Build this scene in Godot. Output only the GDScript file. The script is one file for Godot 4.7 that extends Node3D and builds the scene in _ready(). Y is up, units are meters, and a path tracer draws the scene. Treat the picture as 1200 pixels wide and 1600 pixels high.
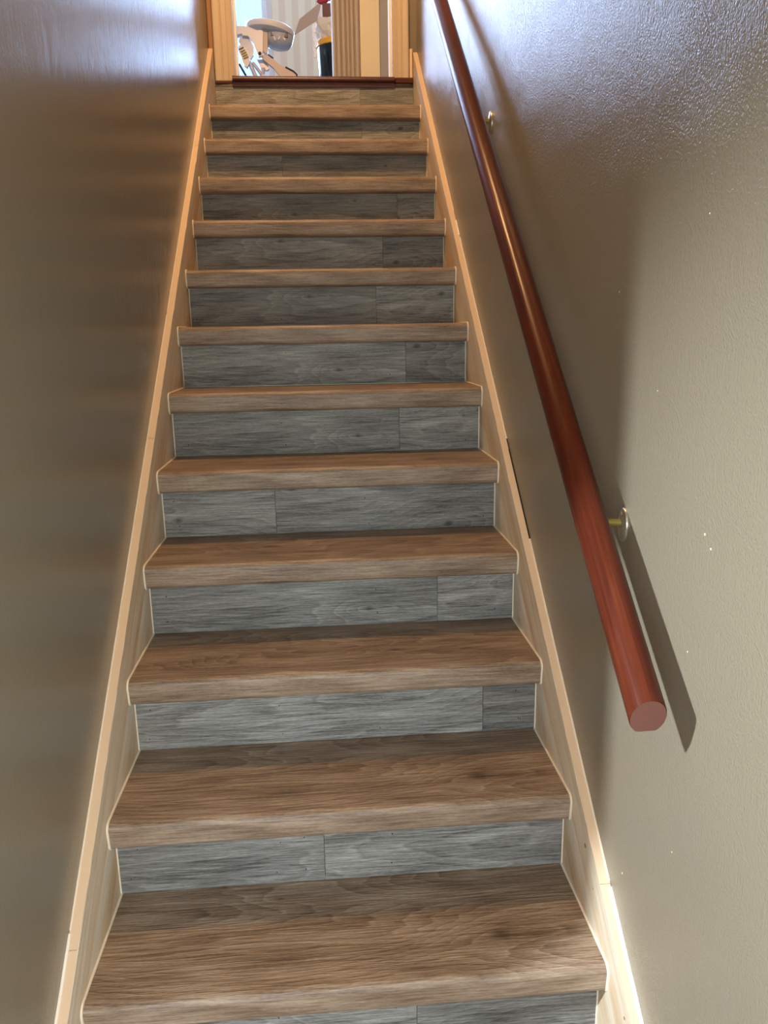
extends Node3D
# Closed basement staircase seen from its foot: 12 treads, skirt boards, mahogany handrail, a lit doorway at the top.

const RISE := 0.19
const GOING := 0.2322
const HALF := 0.461          # half the clear width between the skirt boards
const WALL := 0.481          # face of the side walls
const OVER := 0.0455         # nosing overhang
const THICK := 0.058         # nosing height
const STEPS := 12
const TOP_Y := 2.47          # upper floor
const TOP_Z := -2.7864       # last riser

var M := {}
var rng := RandomNumberGenerator.new()

# ------------------------------------------------------------------ scene order
func _ready():
	rng.seed = 7
	make_camera()
	make_sky()
	make_lamps()
	make_materials()
	build_shell()
	build_upper_room_shell()
	build_staircase()
	build_skirts()
	build_handrail()
	build_door_trim()
	build_upper_things()
	build_wall_marks()

func make_camera():
	var cam := Camera3D.new()
	cam.name = "camera"
	cam.fov = 67.456
	cam.near = 0.02
	cam.far = 60.0
	cam.transform = Transform3D(Basis(Vector3(0.99664, -0.01706, 0.08008), Vector3(0.03470, 0.97389, -0.22436), Vector3(-0.07416, 0.22639, 0.97121)).orthonormalized(), Vector3(-0.0136, 1.2993, 1.1614))
	add_child(cam)
	cam.current = true

func make_sky():
	var env := Environment.new()
	env.background_mode = Environment.BG_SKY
	var sm := ProceduralSkyMaterial.new()
	sm.sky_top_color = Color(0.45, 0.62, 0.95)
	sm.sky_horizon_color = Color(0.80, 0.88, 1.0)
	sm.ground_horizon_color = Color(0.62, 0.70, 0.66)
	sm.ground_bottom_color = Color(0.30, 0.34, 0.28)
	sm.energy_multiplier = 4.6
	var sky := Sky.new()
	sky.sky_material = sm
	env.sky = sky
	env.tonemap_mode = Environment.TONE_MAPPER_LINEAR
	env.tonemap_exposure = 1.0
	env.sdfgi_enabled = true
	env.ssao_enabled = true
	env.ssil_enabled = true
	var we := WorldEnvironment.new()
	we.name = "world_environment"
	we.environment = env
	add_child(we)

func make_lamps():
	# warm pendant hanging over the middle of the stairs
	globe_lamp("pendant_lamp", "warm white glass globe pendant hanging over the middle of the stairs", Vector3(-0.20, 3.62, -1.32), 0.07, Color(1.0, 0.765, 0.51), 2.85, 4.86)
	# spot lamp of the lower room, round the corner of the left wall, aimed at the stair foot
	spot_lamp(Vector3(-1.6, 2.06, 1.03), Vector3(0.48, 0.52, 0.40), Color(0.96, 0.99, 1.0), 14.0)
	# daylight: window of the upper room and patio window of the lower room
	area("upper_window_daylight", Vector3(-0.95, 3.80, -5.10), Vector3(0, 0, 1), Vector2(1.25, 1.40), Color(0.72, 0.83, 1.0), 10.5)
	area("second_window_daylight", Vector3(0.50, 3.80, -5.10), Vector3(0, 0, 1), Vector2(0.90, 1.40), Color(0.68, 0.82, 1.0), 6.0)
	area("lower_window_daylight", Vector3(WALL - 0.012, 0.95, 1.85), Vector3(-1, 0, 0), Vector2(0.9, 1.4), Color(1.0, 1.0, 0.96), 6.1)
	area("back_window_daylight", Vector3(-0.90, 1.10, Z_BACK - 0.03), Vector3(0, 0, -1), Vector2(1.5, 1.5), Color(1.0, 1.0, 0.95), 4.7)

func spot_lamp(at: Vector3, target: Vector3, col: Color, energy: float):
	var t := thing("spot_lamp", "white spot lamp under the lower ceiling aimed at the foot of the stairs", "lamp", at)
	var aim := (target - at).normalized()
	var bx := Basis(Quaternion(Vector3(0, 1, 0), -aim))
	var s := mb()
	lathe(s, PackedVector2Array([Vector2(0.052, -0.01), Vector2(0.055, -0.01), Vector2(0.05, 0.06), Vector2(0.03, 0.11), Vector2(0.0005, 0.12)]), Transform3D(bx, Vector3.ZERO), 24)
	put("housing", s, mat(Color(0.9, 0.9, 0.88), 0.4), t)
	s = mb()
	var glow := mat(Color(0.95, 0.95, 0.92))
	glow.emission_enabled = true
	glow.emission = col
	glow.emission_energy_multiplier = 2.5
	lathe(s, PackedVector2Array([Vector2(0.0005, -0.004), Vector2(0.03, -0.002), Vector2(0.05, 0.004), Vector2(0.0005, 0.006)]), Transform3D(bx, Vector3.ZERO), 24)
	put("lamp_lens", s, glow, t)
	s = mb()
	tube(s, [-aim * 0.09, Vector3(0, 2.40 - at.y, 0)], 0.008, 8)
	put("stem", s, mat(Color(0.9, 0.9, 0.88), 0.4), t)
	var l := SpotLight3D.new()
	l.name = "spot_lamp_light"
	l.light_color = col
	l.light_energy = energy
	l.light_size = 0.045
	l.spot_range = 14.0
	l.spot_attenuation = 2.0
	l.spot_angle = 26.0
	l.shadow_enabled = true
	l.transform = Transform3D(Basis.looking_at(aim, Vector3.UP), at + aim * 0.02)
	add_child(l)

func globe_lamp(called: String, label: String, at: Vector3, r: float, col: Color, energy: float, ceiling_y: float):
	var t := thing(called, label, "lamp", at)
	var glow := StandardMaterial3D.new()
	glow.albedo_color = Color(0.95, 0.93, 0.9)
	glow.emission_enabled = true
	glow.emission = col
	glow.emission_energy_multiplier = 2.5
	var metal := StandardMaterial3D.new()
	metal.albedo_color = Color(0.75, 0.73, 0.7)
	metal.metallic = 0.8
	metal.roughness = 0.35
	var pr := PackedVector2Array()
	for i in 17:
		var a := PI * i / 16.0
		pr.append(Vector2(maxf(r * sin(a), 0.0005), -r * cos(a)))
	var s := mb()
	lathe(s, pr, Transform3D.IDENTITY, 24)
	put("bulb", s, glow, t)
	s = mb()
	lathe(s, PackedVector2Array([Vector2(0.0005, r * 0.93), Vector2(r * 0.45, r * 0.93), Vector2(r * 0.45, r * 1.35), Vector2(0.0005, r * 1.45)]), Transform3D.IDENTITY, 20, false)
	put("socket", s, metal, t)
	s = mb()
	tube(s, [Vector3(0, r * 1.4, 0), Vector3(0, ceiling_y - at.y, 0)], 0.006, 8)
	put("cord", s, metal, t)
	var l := OmniLight3D.new()
	l.name = called + "_light"
	l.light_color = col
	l.light_energy = energy
	l.light_size = r * 0.95
	l.omni_range = 14.0
	l.omni_attenuation = 2.0
	l.shadow_enabled = true
	l.position = at
	add_child(l)

func area(called: String, at: Vector3, facing: Vector3, size: Vector2, col: Color, energy: float):
	var l := AreaLight3D.new()
	l.name = called
	l.area_size = size
	l.light_color = col
	l.light_energy = energy
	l.area_range = 14.0
	l.shadow_enabled = true
	l.transform = Transform3D(Basis.looking_at(facing, Vector3.UP), at)
	add_child(l)

# ------------------------------------------------------------------ mesh helpers
func mb() -> SurfaceTool:
	var s := SurfaceTool.new()
	s.begin(Mesh.PRIMITIVE_TRIANGLES)
	return s

func put(called: String, s: SurfaceTool, m: Material, parent: Node = self) -> MeshInstance3D:
	var o := MeshInstance3D.new()
	o.name = called
	o.mesh = s.commit()
	o.material_override = m
	parent.add_child(o, true)
	return o

var used := {}
func numbered(called: String) -> String:
	var n: int = used.get(called, 0)
	used[called] = n + 1
	return called if n == 0 else "%s_%03d" % [called, n]

func part(called: String, s: SurfaceTool, m: Material, parent: Node) -> MeshInstance3D:
	var key := str(parent.get_instance_id()) + called
	var n: int = used.get(key, 0)
	used[key] = n + 1
	return put(called if n == 0 else "%s_%03d" % [called, n], s, m, parent)

func tag(o: Node, label: String, category: String, kind := "", group := "") -> Node:
	o.set_meta("label", label)
	o.set_meta("category", category)
	if kind != "":
		o.set_meta("kind", kind)
	if group != "":
		o.set_meta("group", group)
	return o

func thing(called: String, label: String, category: String, at := Vector3.ZERO, kind := "") -> Node3D:
	var o := Node3D.new()
	o.name = numbered(called)
	add_child(o)
	o.position = at
	tag(o, label, category, kind)
	return o

func tri(s: SurfaceTool, a: Vector3, b: Vector3, c: Vector3, out: Vector3, ua := Vector2.ZERO, ub := Vector2.ZERO, uc := Vector2.ZERO):
	var n := (c - a).cross(b - a).normalized()
	if n.dot(out) < 0.0:
		var t := b; b = c; c = t
		var tu := ub; ub = uc; uc = tu
		n = -n
	s.set_normal(n); s.set_uv(ua); s.add_vertex(a)
	s.set_normal(n); s.set_uv(ub); s.add_vertex(b)
	s.set_normal(n); s.set_uv(uc); s.add_vertex(c)

func quad(s: SurfaceTool, a: Vector3, b: Vector3, c: Vector3, d: Vector3, out: Vector3, ua := Vector2.ZERO, ub := Vector2.ZERO, uc := Vector2.ZERO, ud := Vector2.ZERO):
	tri(s, a, b, c, out, ua, ub, uc)
	tri(s, a, c, d, out, ua, uc, ud)

# triangle with own normals
func stri(s: SurfaceTool, p: Array, n: Array, u: Array):
	var fn := (p[2] - p[0]).cross(p[1] - p[0]) as Vector3
	var avg: Vector3 = n[0] + n[1] + n[2]
	var order := [0, 1, 2] if fn.dot(avg) >= 0.0 else [0, 2, 1]
	for i in order:
		s.set_normal(n[i]); s.set_uv(u[i]); s.add_vertex(p[i])

# chamfered box between two corners; uvs are x, y metres plus offset
func box(s: SurfaceTool, lo: Vector3, hi: Vector3, bev := 0.0, xf := Transform3D.IDENTITY, uvo := Vector2.ZERO):
	var ctr := (lo + hi) * 0.5
	var h := (hi - lo) * 0.5
	bev = minf(bev, minf(h.x, minf(h.y, h.z)) * 0.9)
	var uvf := func(p: Vector3) -> Vector2: return Vector2(p.x + uvo.x, p.y + uvo.y)
	for ax in 3:
		var b := (ax + 1) % 3
		var c := (ax + 2) % 3
		for sg in [-1.0, 1.0]:
			var q := []
			for k in [[-1, -1], [1, -1], [1, 1], [-1, 1]]:
				var v := Vector3.ZERO
				v[ax] = sg * h[ax]
				v[b] = k[0] * (h[b] - bev)
				v[c] = k[1] * (h[c] - bev)
				q.append(v + ctr)
			var out := Vector3.ZERO
			out[ax] = sg
			quad(s, xf * q[0], xf * q[1], xf * q[2], xf * q[3], xf.basis * out, uvf.call(q[0]), uvf.call(q[1]), uvf.call(q[2]), uvf.call(q[3]))
	if bev <= 0.0:
		return
	for ax in 3:
		var b := (ax + 1) % 3
		var c := (ax + 2) % 3
		for sb in [-1.0, 1.0]:
			for sc in [-1.0, 1.0]:
				var q := []
				for e in [[-1, 0], [1, 0], [1, 1], [-1, 1]]:
					var v := Vector3.ZERO
					v[ax] = e[0] * (h[ax] - bev)
					v[b] = sb * (h[b] - (bev if e[1] == 1 else 0.0))
					v[c] = sc * (h[c] - (bev if e[1] == 0 else 0.0))
					q.append(v + ctr)
				var out := Vector3.ZERO
				out[b] = sb
				out[c] = sc
				quad(s, xf * q[0], xf * q[1], xf * q[2], xf * q[3], xf.basis * out, uvf.call(q[0]), uvf.call(q[1]), uvf.call(q[2]), uvf.call(q[3]))
	for sx in [-1.0, 1.0]:
		for sy in [-1.0, 1.0]:
			for sz in [-1.0, 1.0]:
				var sg := Vector3(sx, sy, sz)
				var p0 := ctr + sg * Vector3(h.x, h.y - bev, h.z - bev)
				var p1 := ctr + sg * Vector3(h.x - bev, h.y, h.z - bev)
				var p2 := ctr + sg * Vector3(h.x - bev, h.y - bev, h.z)
				tri(s, xf * p0, xf * p1, xf * p2, xf.basis * sg, uvf.call(p0), uvf.call(p1), uvf.call(p2))

# surface of revolution round y; profile of (radius, height) from bottom to top
func lathe(s: SurfaceTool, pr: PackedVector2Array, xf: Transform3D, seg := 24, smooth := true, squash := 1.0):
	var m := pr.size()
	for j in m - 1:
		var d := pr[j + 1] - pr[j]
		var fl := Vector2(d.y, -d.x).normalized()
		var n0 := fl
		var n1 := fl
		if smooth:
			if j > 0:
				var dp := pr[j] - pr[j - 1]
				var np := Vector2(dp.y, -dp.x).normalized()
				if np.dot(fl) > 0.6:
					n0 = (np + fl).normalized()
			if j < m - 2:
				var dn := pr[j + 2] - pr[j + 1]
				var nn := Vector2(dn.y, -dn.x).normalized()
				if nn.dot(fl) > 0.6:
					n1 = (nn + fl).normalized()
		for i in seg:
			var a0 := TAU * i / seg
			var a1 := TAU * (i + 1) / seg
			var f := func(r: float, y: float, a: float) -> Vector3: return Vector3(r * cos(a), y, r * sin(a) * squash)
			var P := [xf * (f.call(pr[j].x, pr[j].y, a0) as Vector3), xf * (f.call(pr[j].x, pr[j].y, a1) as Vector3), xf * (f.call(pr[j + 1].x, pr[j + 1].y, a1) as Vector3), xf * (f.call(pr[j + 1].x, pr[j + 1].y, a0) as Vector3)]
			var N := []
			for k in [[n0, a0], [n0, a1], [n1, a1], [n1, a0]]:
				var nv: Vector2 = k[0]
				var an: float = k[1]
				N.append((xf.basis * Vector3(nv.x * cos(an), nv.y, nv.x * sin(an))).normalized())
			var U := [Vector2(float(i) / seg, pr[j].y), Vector2(float(i + 1) / seg, pr[j].y), Vector2(float(i + 1) / seg, pr[j + 1].y), Vector2(float(i) / seg, pr[j + 1].y)]
			stri(s, [P[0], P[1], P[2]], [N[0], N[1], N[2]], [U[0], U[1], U[2]])
			stri(s, [P[0], P[2], P[3]], [N[0], N[2], N[3]], [U[0], U[2], U[3]])

# round tube along points, flat ends
func tube(s: SurfaceTool, pts: Array, r: float, seg := 8, r2 := -1.0):
	if r2 < 0.0:
		r2 = r
	var rings := []
	var norms := []
	var ref := Vector3.UP
	for i in pts.size():
		var d: Vector3 = (pts[mini(i + 1, pts.size() - 1)] - pts[maxi(i - 1, 0)]).normalized()
		if absf(d.dot(ref)) > 0.97:
			ref = Vector3.RIGHT if absf(d.x) < 0.9 else Vector3.FORWARD
		var u := d.cross(ref).normalized()
		var v := u.cross(d).normalized()
		var rr := lerpf(r, r2, float(i) / maxf(1.0, pts.size() - 1))
		var ring := []
		var nr := []
		for k in seg:
			var a := TAU * k / seg
			var n := u * cos(a) + v * sin(a)
			ring.append(pts[i] + n * rr)
			nr.append(n)
		rings.append(ring)
		norms.append(nr)
		ref = v
	for i in pts.size() - 1:
		for k in seg:
			var k2 := (k + 1) % seg
			stri(s, [rings[i][k], rings[i][k2], rings[i + 1][k2]], [norms[i][k], norms[i][k2], norms[i + 1][k2]], [Vector2.ZERO, Vector2.ZERO, Vector2.ZERO])
			stri(s, [rings[i][k], rings[i + 1][k2], rings[i + 1][k]], [norms[i][k], norms[i + 1][k2], norms[i + 1][k]], [Vector2.ZERO, Vector2.ZERO, Vector2.ZERO])
	for e in [0, pts.size() - 1]:
		var out: Vector3 = (pts[0] - pts[1]) if e == 0 else (pts[-1] - pts[-2])
		for k in range(1, seg - 1):
			tri(s, rings[e][0], rings[e][k], rings[e][k + 1], out)

# prism: polygon given as (a, b) in the plane of two axes, pushed along the third; grain = direction of u in the plane
func prism(s: SurfaceTool, poly: PackedVector2Array, axis: String, from: float, to: float, grain := Vector2(1, 0), uvo := Vector2.ZERO):
	var at := func(q: Vector2, t: float) -> Vector3:
		if axis == "x":
			return Vector3(t, q.y, q.x)      # (z, y)
		if axis == "y":
			return Vector3(q.x, t, q.y)      # (x, z)
		return Vector3(q.x, q.y, t)          # (x, y)
	var out := (at.call(Vector2.ZERO, 1.0) as Vector3) - (at.call(Vector2.ZERO, 0.0) as Vector3)
	var side := Vector2(-grain.y, grain.x)
	var uv := func(q: Vector2) -> Vector2: return Vector2(q.dot(grain), q.dot(side)) + uvo
	var idx := Geometry2D.triangulate_polygon(poly)
	for i in range(0, idx.size(), 3):
		var a := poly[idx[i]]
		var b := poly[idx[i + 1]]
		var c := poly[idx[i + 2]]
		tri(s, at.call(a, from), at.call(b, from), at.call(c, from), -out * signf(to - from), uv.call(a), uv.call(b), uv.call(c))
		tri(s, at.call(a, to), at.call(b, to), at.call(c, to), out * signf(to - from), uv.call(a), uv.call(b), uv.call(c))
	var ccw := not Geometry2D.is_polygon_clockwise(poly)
	for i in poly.size():
		var a := poly[i]
		var b := poly[(i + 1) % poly.size()]
		var d := b - a
		var n2 := Vector2(d.y, -d.x) if ccw else Vector2(-d.y, d.x)
		# is_polygon_clockwise is for y down; check by sampling
		var mid := (a + b) * 0.5 + n2.normalized() * 0.0005
		if Geometry2D.is_point_in_polygon(mid, poly):
			n2 = -n2
		var out2 := (at.call(n2, 0.0) as Vector3)
		quad(s, at.call(a, from), at.call(b, from), at.call(b, to), at.call(a, to), out2, uv.call(a), uv.call(b), uv.call(b) + Vector2(0, absf(to - from)), uv.call(a) + Vector2(0, absf(to - from)))

func slab(called: String, lo: Vector3, hi: Vector3, m: Material, label: String, category: String, bev := 0.0) -> MeshInstance3D:
	var s := mb()
	box(s, lo, hi, bev)
	var o := put(called, s, m)
	tag(o, label, category, "structure")
	return o

# ------------------------------------------------------------------ materials and textures
func mat(col: Color, rough := 0.6, metal := 0.0) -> StandardMaterial3D:
	var m := StandardMaterial3D.new()
	m.albedo_color = col
	m.roughness = rough
	m.metallic = metal
	return m

func noise(seed_: int, freq: float, oct := 3) -> FastNoiseLite:
	var n := FastNoiseLite.new()
	n.seed = seed_
	n.noise_type = FastNoiseLite.TYPE_SIMPLEX_SMOOTH
	n.frequency = freq
	n.fractal_octaves = oct
	return n

func lookup(stops: Array, t: float) -> Color:
	var f := clampf(t, 0.0, 1.0) * (stops.size() - 1)
	var i := mini(int(f), stops.size() - 2)
	return (stops[i] as Color).lerp(stops[i + 1], f - i)

# oak print: flowing rings round knots, fine fibres along x.  w x h pixels cover mw x mh metres.
func oak(seed_: int, w: int, h: int, mw: float, mh: float, stops: Array, knots: Array, ringf: float, fibre: float, contrast: float) -> Array:
	var big := noise(seed_, 1.0, 2)
	var warp := noise(seed_ + 1, 1.0, 3)
	var fib := noise(seed_ + 2, 1.0, 3)
	var blot := noise(seed_ + 3, 1.0, 3)
	var data := PackedByteArray()
	data.resize(w * h * 3)
	var hd := PackedByteArray()
	hd.resize(w * h)
	var o := 0
	var oh := 0
	for j in h:
		var y := mh * j / h
		for i in w:
			var x := mw * i / w
			var f := y * 15.0 + big.get_noise_2d(x * 0.9, y * 4.0) * 2.6 + warp.get_noise_2d(x * 4.0, y * 30.0) * 0.16
			var kd := 0.0
			for k in knots:
				var dx: float = (x - k[0]) / k[2]
				var dy: float = (y - k[1]) / k[3]
				var q := exp(-(dx * dx * 0.10 + dy * dy * 0.6))
				f += q * float(k[4])
				kd = maxf(kd, exp(-(dx * dx * 7.0 + dy * dy * 9.0)))
			var r := f * ringf
			r = r - floorf(r)
			var line := pow(r, 2.5) * (1.0 - smoothstep(0.94, 1.0, r))
			var lite := smoothstep(0.0, 0.05, r) * (1.0 - smoothstep(0.05, 0.22, r))
			var fb := fib.get_noise_2d(x * 11.0, y * 640.0)
			var fb2 := fib.get_noise_2d(x * 5.0 + 40.0, y * 150.0)
			var bl := blot.get_noise_2d(x * 3.0, y * 18.0)
			var sp := blot.get_noise_2d(x * 60.0 + 9.0, y * 300.0)
			var calm := 1.0 - 0.75 * smoothstep(0.265, 0.285, y)
			line *= calm
			lite *= calm
			var t := 0.56 - line * contrast + lite * contrast * 0.55 + fb * fibre + fb2 * fibre * 0.8 + bl * 0.30 + sp * fibre * 0.45 - kd * 0.5
			var c := lookup(stops, t)
			data[o] = int(clampf(c.r, 0, 1) * 255.0)
			data[o + 1] = int(clampf(c.g, 0, 1) * 255.0)
			data[o + 2] = int(clampf(c.b, 0, 1) * 255.0)
			o += 3
			hd[oh] = int(clampf(0.5 + fb * 0.5 + fb2 * 0.3 - line * 0.25, 0, 1) * 255.0)
			oh += 1
	var img := Image.create_from_data(w, h, false, Image.FORMAT_RGB8, data)
	var him := Image.create_from_data(w, h, false, Image.FORMAT_L8, hd)
	him.convert(Image.FORMAT_RGBA8)
	him.bump_map_to_normal_map(3.0)
	return [ImageTexture.create_from_image(img), ImageTexture.create_from_image(him)]

func wood_mat(tx: Array, mw: float, mh: float, rough: float, nscale: float) -> StandardMaterial3D:
	var m := StandardMaterial3D.new()
	m.albedo_texture = tx[0]
	m.roughness = rough
	m.normal_enabled = true
	m.normal_texture = tx[1]
	m.normal_scale = nscale
	m.uv1_scale = Vector3(1.0 / mw, 1.0 / mh, 1.0)
	m.texture_repeat = true
	return m

# height field that repeats -> normal texture
func relief(seed_: int, n: int, sx: float, sy: float, oct: int, strength: float, streak := 0.0) -> ImageTexture:
	var a := noise(seed_, 1.0, oct)
	var d := PackedByteArray()
	d.resize(n * n)
	var o := 0
	for j in n:
		for i in n:
			# torus mapping so that it repeats
			var u := TAU * i / n
			var v := TAU * j / n
			var p := a.get_noise_3d(cos(u) * sx + 7.0, sin(u) * sx, cos(v) * sy) * 0.5 + a.get_noise_3d(cos(u) * sx, sin(v) * sy + 3.0, sin(u) * sx + cos(v) * sy) * 0.5
			if streak > 0.0:
				p = p * (1.0 - streak) + streak * a.get_noise_3d(cos(u) * 26.0, sin(u) * 26.0, cos(v) * 0.9)
			d[o] = int(clampf(0.5 + p * 0.7, 0, 1) * 255.0)
			o += 1
	var im := Image.create_from_data(n, n, false, Image.FORMAT_L8, d)
	im.convert(Image.FORMAT_RGBA8)
	im.bump_map_to_normal_map(strength)
	return ImageTexture.create_from_image(im)

func make_materials():
	var tread_stops := [Color(0.29, 0.235, 0.19), Color(0.415, 0.345, 0.285), Color(0.515, 0.445, 0.38), Color(0.60, 0.535, 0.47), Color(0.68, 0.625, 0.56)]
	var tex := []
	tex.append(oak(11, 1280, 400, 0.93, 0.36, tread_stops, [[0.75, 0.185, 0.05, 0.030, 1.6], [0.33, 0.05, 0.025, 0.012, 0.6]], 2.6, 0.34, 0.24))
	tex.append(oak(23, 1280, 400, 0.93, 0.36, tread_stops, [[0.60, 0.17, 0.030, 0.016, 0.9], [0.22, 0.20, 0.035, 0.022, -0.9]], 2.6, 0.34, 0.24))
	tex.append(oak(37, 1280, 400, 0.93, 0.36, tread_stops, [[0.30, 0.13, 0.05, 0.03, 1.0]], 2.3, 0.34, 0.22))
	for i in 3:
		M["tread%d" % i] = wood_mat(tex[i], 0.93, 0.36, 0.42, 0.35)
	var riser_stops := [Color(0.235, 0.235, 0.23), Color(0.37, 0.375, 0.37), Color(0.485, 0.492, 0.487), Color(0.565, 0.575, 0.57), Color(0.68, 0.69, 0.68)]
	var r0 := oak(51, 1280, 360, 1.2, 0.36, riser_stops, [[0.27, 0.06, 0.03, 0.02, 1.2], [0.56, 0.25, 0.025, 0.015, 1.2], [1.0, 0.14, 0.03, 0.018, -1.0], [0.8, 0.30, 0.02, 0.012, 0.9]], 2.0, 0.36, 0.18)
	M["riser0"] = wood_mat(r0, 1.2, 0.36, 0.5, 0.35)
	M["riser1"] = wood_mat(r0, 1.2, 0.36, 0.5, 0.35)
	M["riser1"].albedo_color = Color(0.90, 0.90, 0.90)
	M["nail"] = mat(Color(0.06, 0.06, 0.06), 0.7)
	# walls: satin taupe paint
	var wr := mat(Color(0.50, 0.472, 0.415), 0.26)
	wr.normal_enabled = true
	wr.normal_texture = relief(5, 512, 9.0, 9.0, 3, 5.0)
	wr.normal_scale = 0.38
	wr.uv1_triplanar = true
	wr.uv1_world_triplanar = true
	wr.uv1_scale = Vector3(4.0, 4.0, 4.0)
	M["wall_rough"] = wr
	var wl := mat(Color(0.50, 0.472, 0.415), 0.23)
	wl.normal_enabled = true
	wl.normal_texture = relief(9, 512, 6.0, 6.0, 2, 4.0, 0.5)
	wl.normal_scale = 0.12
	wl.uv1_triplanar = true
	wl.uv1_world_triplanar = true
	wl.uv1_scale = Vector3(2.5, 2.5, 2.5)
	M["wall_smooth"] = wl
	M["ceiling"] = mat(Color(0.86, 0.84, 0.80), 0.9)
	M["plain_wall"] = mat(Color(0.70, 0.66, 0.58), 0.8)
	M["floor"] = mat(Color(0.45, 0.40, 0.34), 0.6)
	# skirt boards: cream paint worn over wood
	var sk := oak(71, 1024, 128, 1.4, 0.34, [Color(0.68, 0.55, 0.41), Color(0.78, 0.68, 0.55), Color(0.83, 0.775, 0.685), Color(0.86, 0.82, 0.755), Color(0.88, 0.845, 0.79)], [[0.5, 0.3, 0.02, 0.01, 0.6]], 0.7, 0.16, 0.30)
	M["skirt"] = wood_mat(sk, 5.0, 0.9, 0.5, 0.08)
	M["skirt_edge"] = mat(Color(0.86, 0.77, 0.66), 0.5)
	M["caulk"] = mat(Color(0.90, 0.86, 0.79), 0.45)
	M["white_paint"] = mat(Color(0.93, 0.91, 0.87), 0.4)
	M["crack"] = mat(Color(0.10, 0.075, 0.05), 0.9)
	# mahogany
	var mh := oak(83, 1024, 128, 1.1, 0.2, [Color(0.19, 0.075, 0.045), Color(0.25, 0.105, 0.065), Color(0.30, 0.13, 0.085), Color(0.34, 0.16, 0.105), Color(0.39, 0.20, 0.135)], [], 1.2, 0.18, 0.15)
	M["rail"] = wood_mat(mh, 3.4, 0.2, 0.28, 0.06)
	M["rail"].metallic_specular = 0.28
	M["rail_end"] = mat(Color(0.42, 0.265, 0.235), 0.6)
	M["threshold"] = wood_mat(mh, 1.1, 0.2, 0.35, 0.1)
	M["threshold"].albedo_color = Color(1.0, 0.9, 0.88)
	M["brass"] = mat(Color(0.62, 0.58, 0.33), 0.4, 0.6)
	M["chrome"] = mat(Color(0.72, 0.71, 0.66), 0.3, 0.8)
	# upper door and room
	M["casing"] = mat(Color(0.74, 0.68, 0.60), 0.5)
	M["cream"] = mat(Color(0.94, 0.88, 0.73), 0.55)
	M["grey_paint"] = mat(Color(0.66, 0.64, 0.62), 0.6)
	M["raw_wood"] = mat(Color(0.60, 0.45, 0.33), 0.7)
	M["white_plastic"] = mat(Color(0.86, 0.85, 0.86), 0.35)
	M["beige_plastic"] = mat(Color(0.74, 0.68, 0.67), 0.4)
	M["grey_plastic"] = mat(Color(0.72, 0.73, 0.77), 0.25)
	M["dark_plastic"] = mat(Color(0.10, 0.09, 0.11), 0.4)
	M["olive"] = mat(Color(0.52, 0.47, 0.22), 0.5)
	var cl := mat(Color(0.78, 0.82, 0.88, 0.55), 0.2)
	cl.transparency = BaseMaterial3D.TRANSPARENCY_ALPHA
	M["clear_plastic"] = cl
	M["black_plastic"] = mat(Color(0.035, 0.035, 0.04), 0.18)
	M["yellow"] = mat(Color(0.85, 0.62, 0.10), 0.4)
	M["paper"] = mat(Color(0.80, 0.74, 0.66), 0.8)
	M["cardboard"] = mat(Color(0.62, 0.55, 0.50), 0.85)
	M["brown_card"] = mat(Color(0.40, 0.25, 0.19), 0.8)
	M["red"] = mat(Color(0.62, 0.16, 0.20), 0.4)
	var gl := mat(Color(0.9, 0.95, 1.0, 0.08), 0.03)
	gl.transparency = BaseMaterial3D.TRANSPARENCY_ALPHA
	M["glass"] = gl
	var cu := mat(Color(0.93, 0.94, 0.97, 0.62), 0.9)
	cu.transparency = BaseMaterial3D.TRANSPARENCY_ALPHA
	cu.backlight_enabled = true
	cu.backlight = Color(0.9, 0.9, 0.9)
	M["curtain"] = cu
	# striped wallpaper: flat print
	var im := Image.create(256, 8, false, Image.FORMAT_RGB8)
	for i in 256:
		var st := 0.5 + 0.5 * sin(TAU * i / 64.0)
		st = smoothstep(0.35, 0.65, st)
		var fine := 0.5 + 0.5 * sin(TAU * i / 8.0)
		im.fill_rect(Rect2i(i, 0, 1, 8), Color(0.89, 0.83, 0.76).lerp(Color(0.94, 0.91, 0.85), st * 0.8 + fine * 0.2))
	var wp := mat(Color.WHITE, 0.8)
	wp.albedo_texture = ImageTexture.create_from_image(im)
	wp.uv1_triplanar = true
	wp.uv1_world_triplanar = true
	wp.uv1_scale = Vector3(2.6, 1.0, 2.6)
	M["wallpaper"] = wp

# ------------------------------------------------------------------ shell
const Z_END := 0.445     # where the left wall and the stairwell end and the lower room begins
const Z_BACK := 2.9

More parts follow.
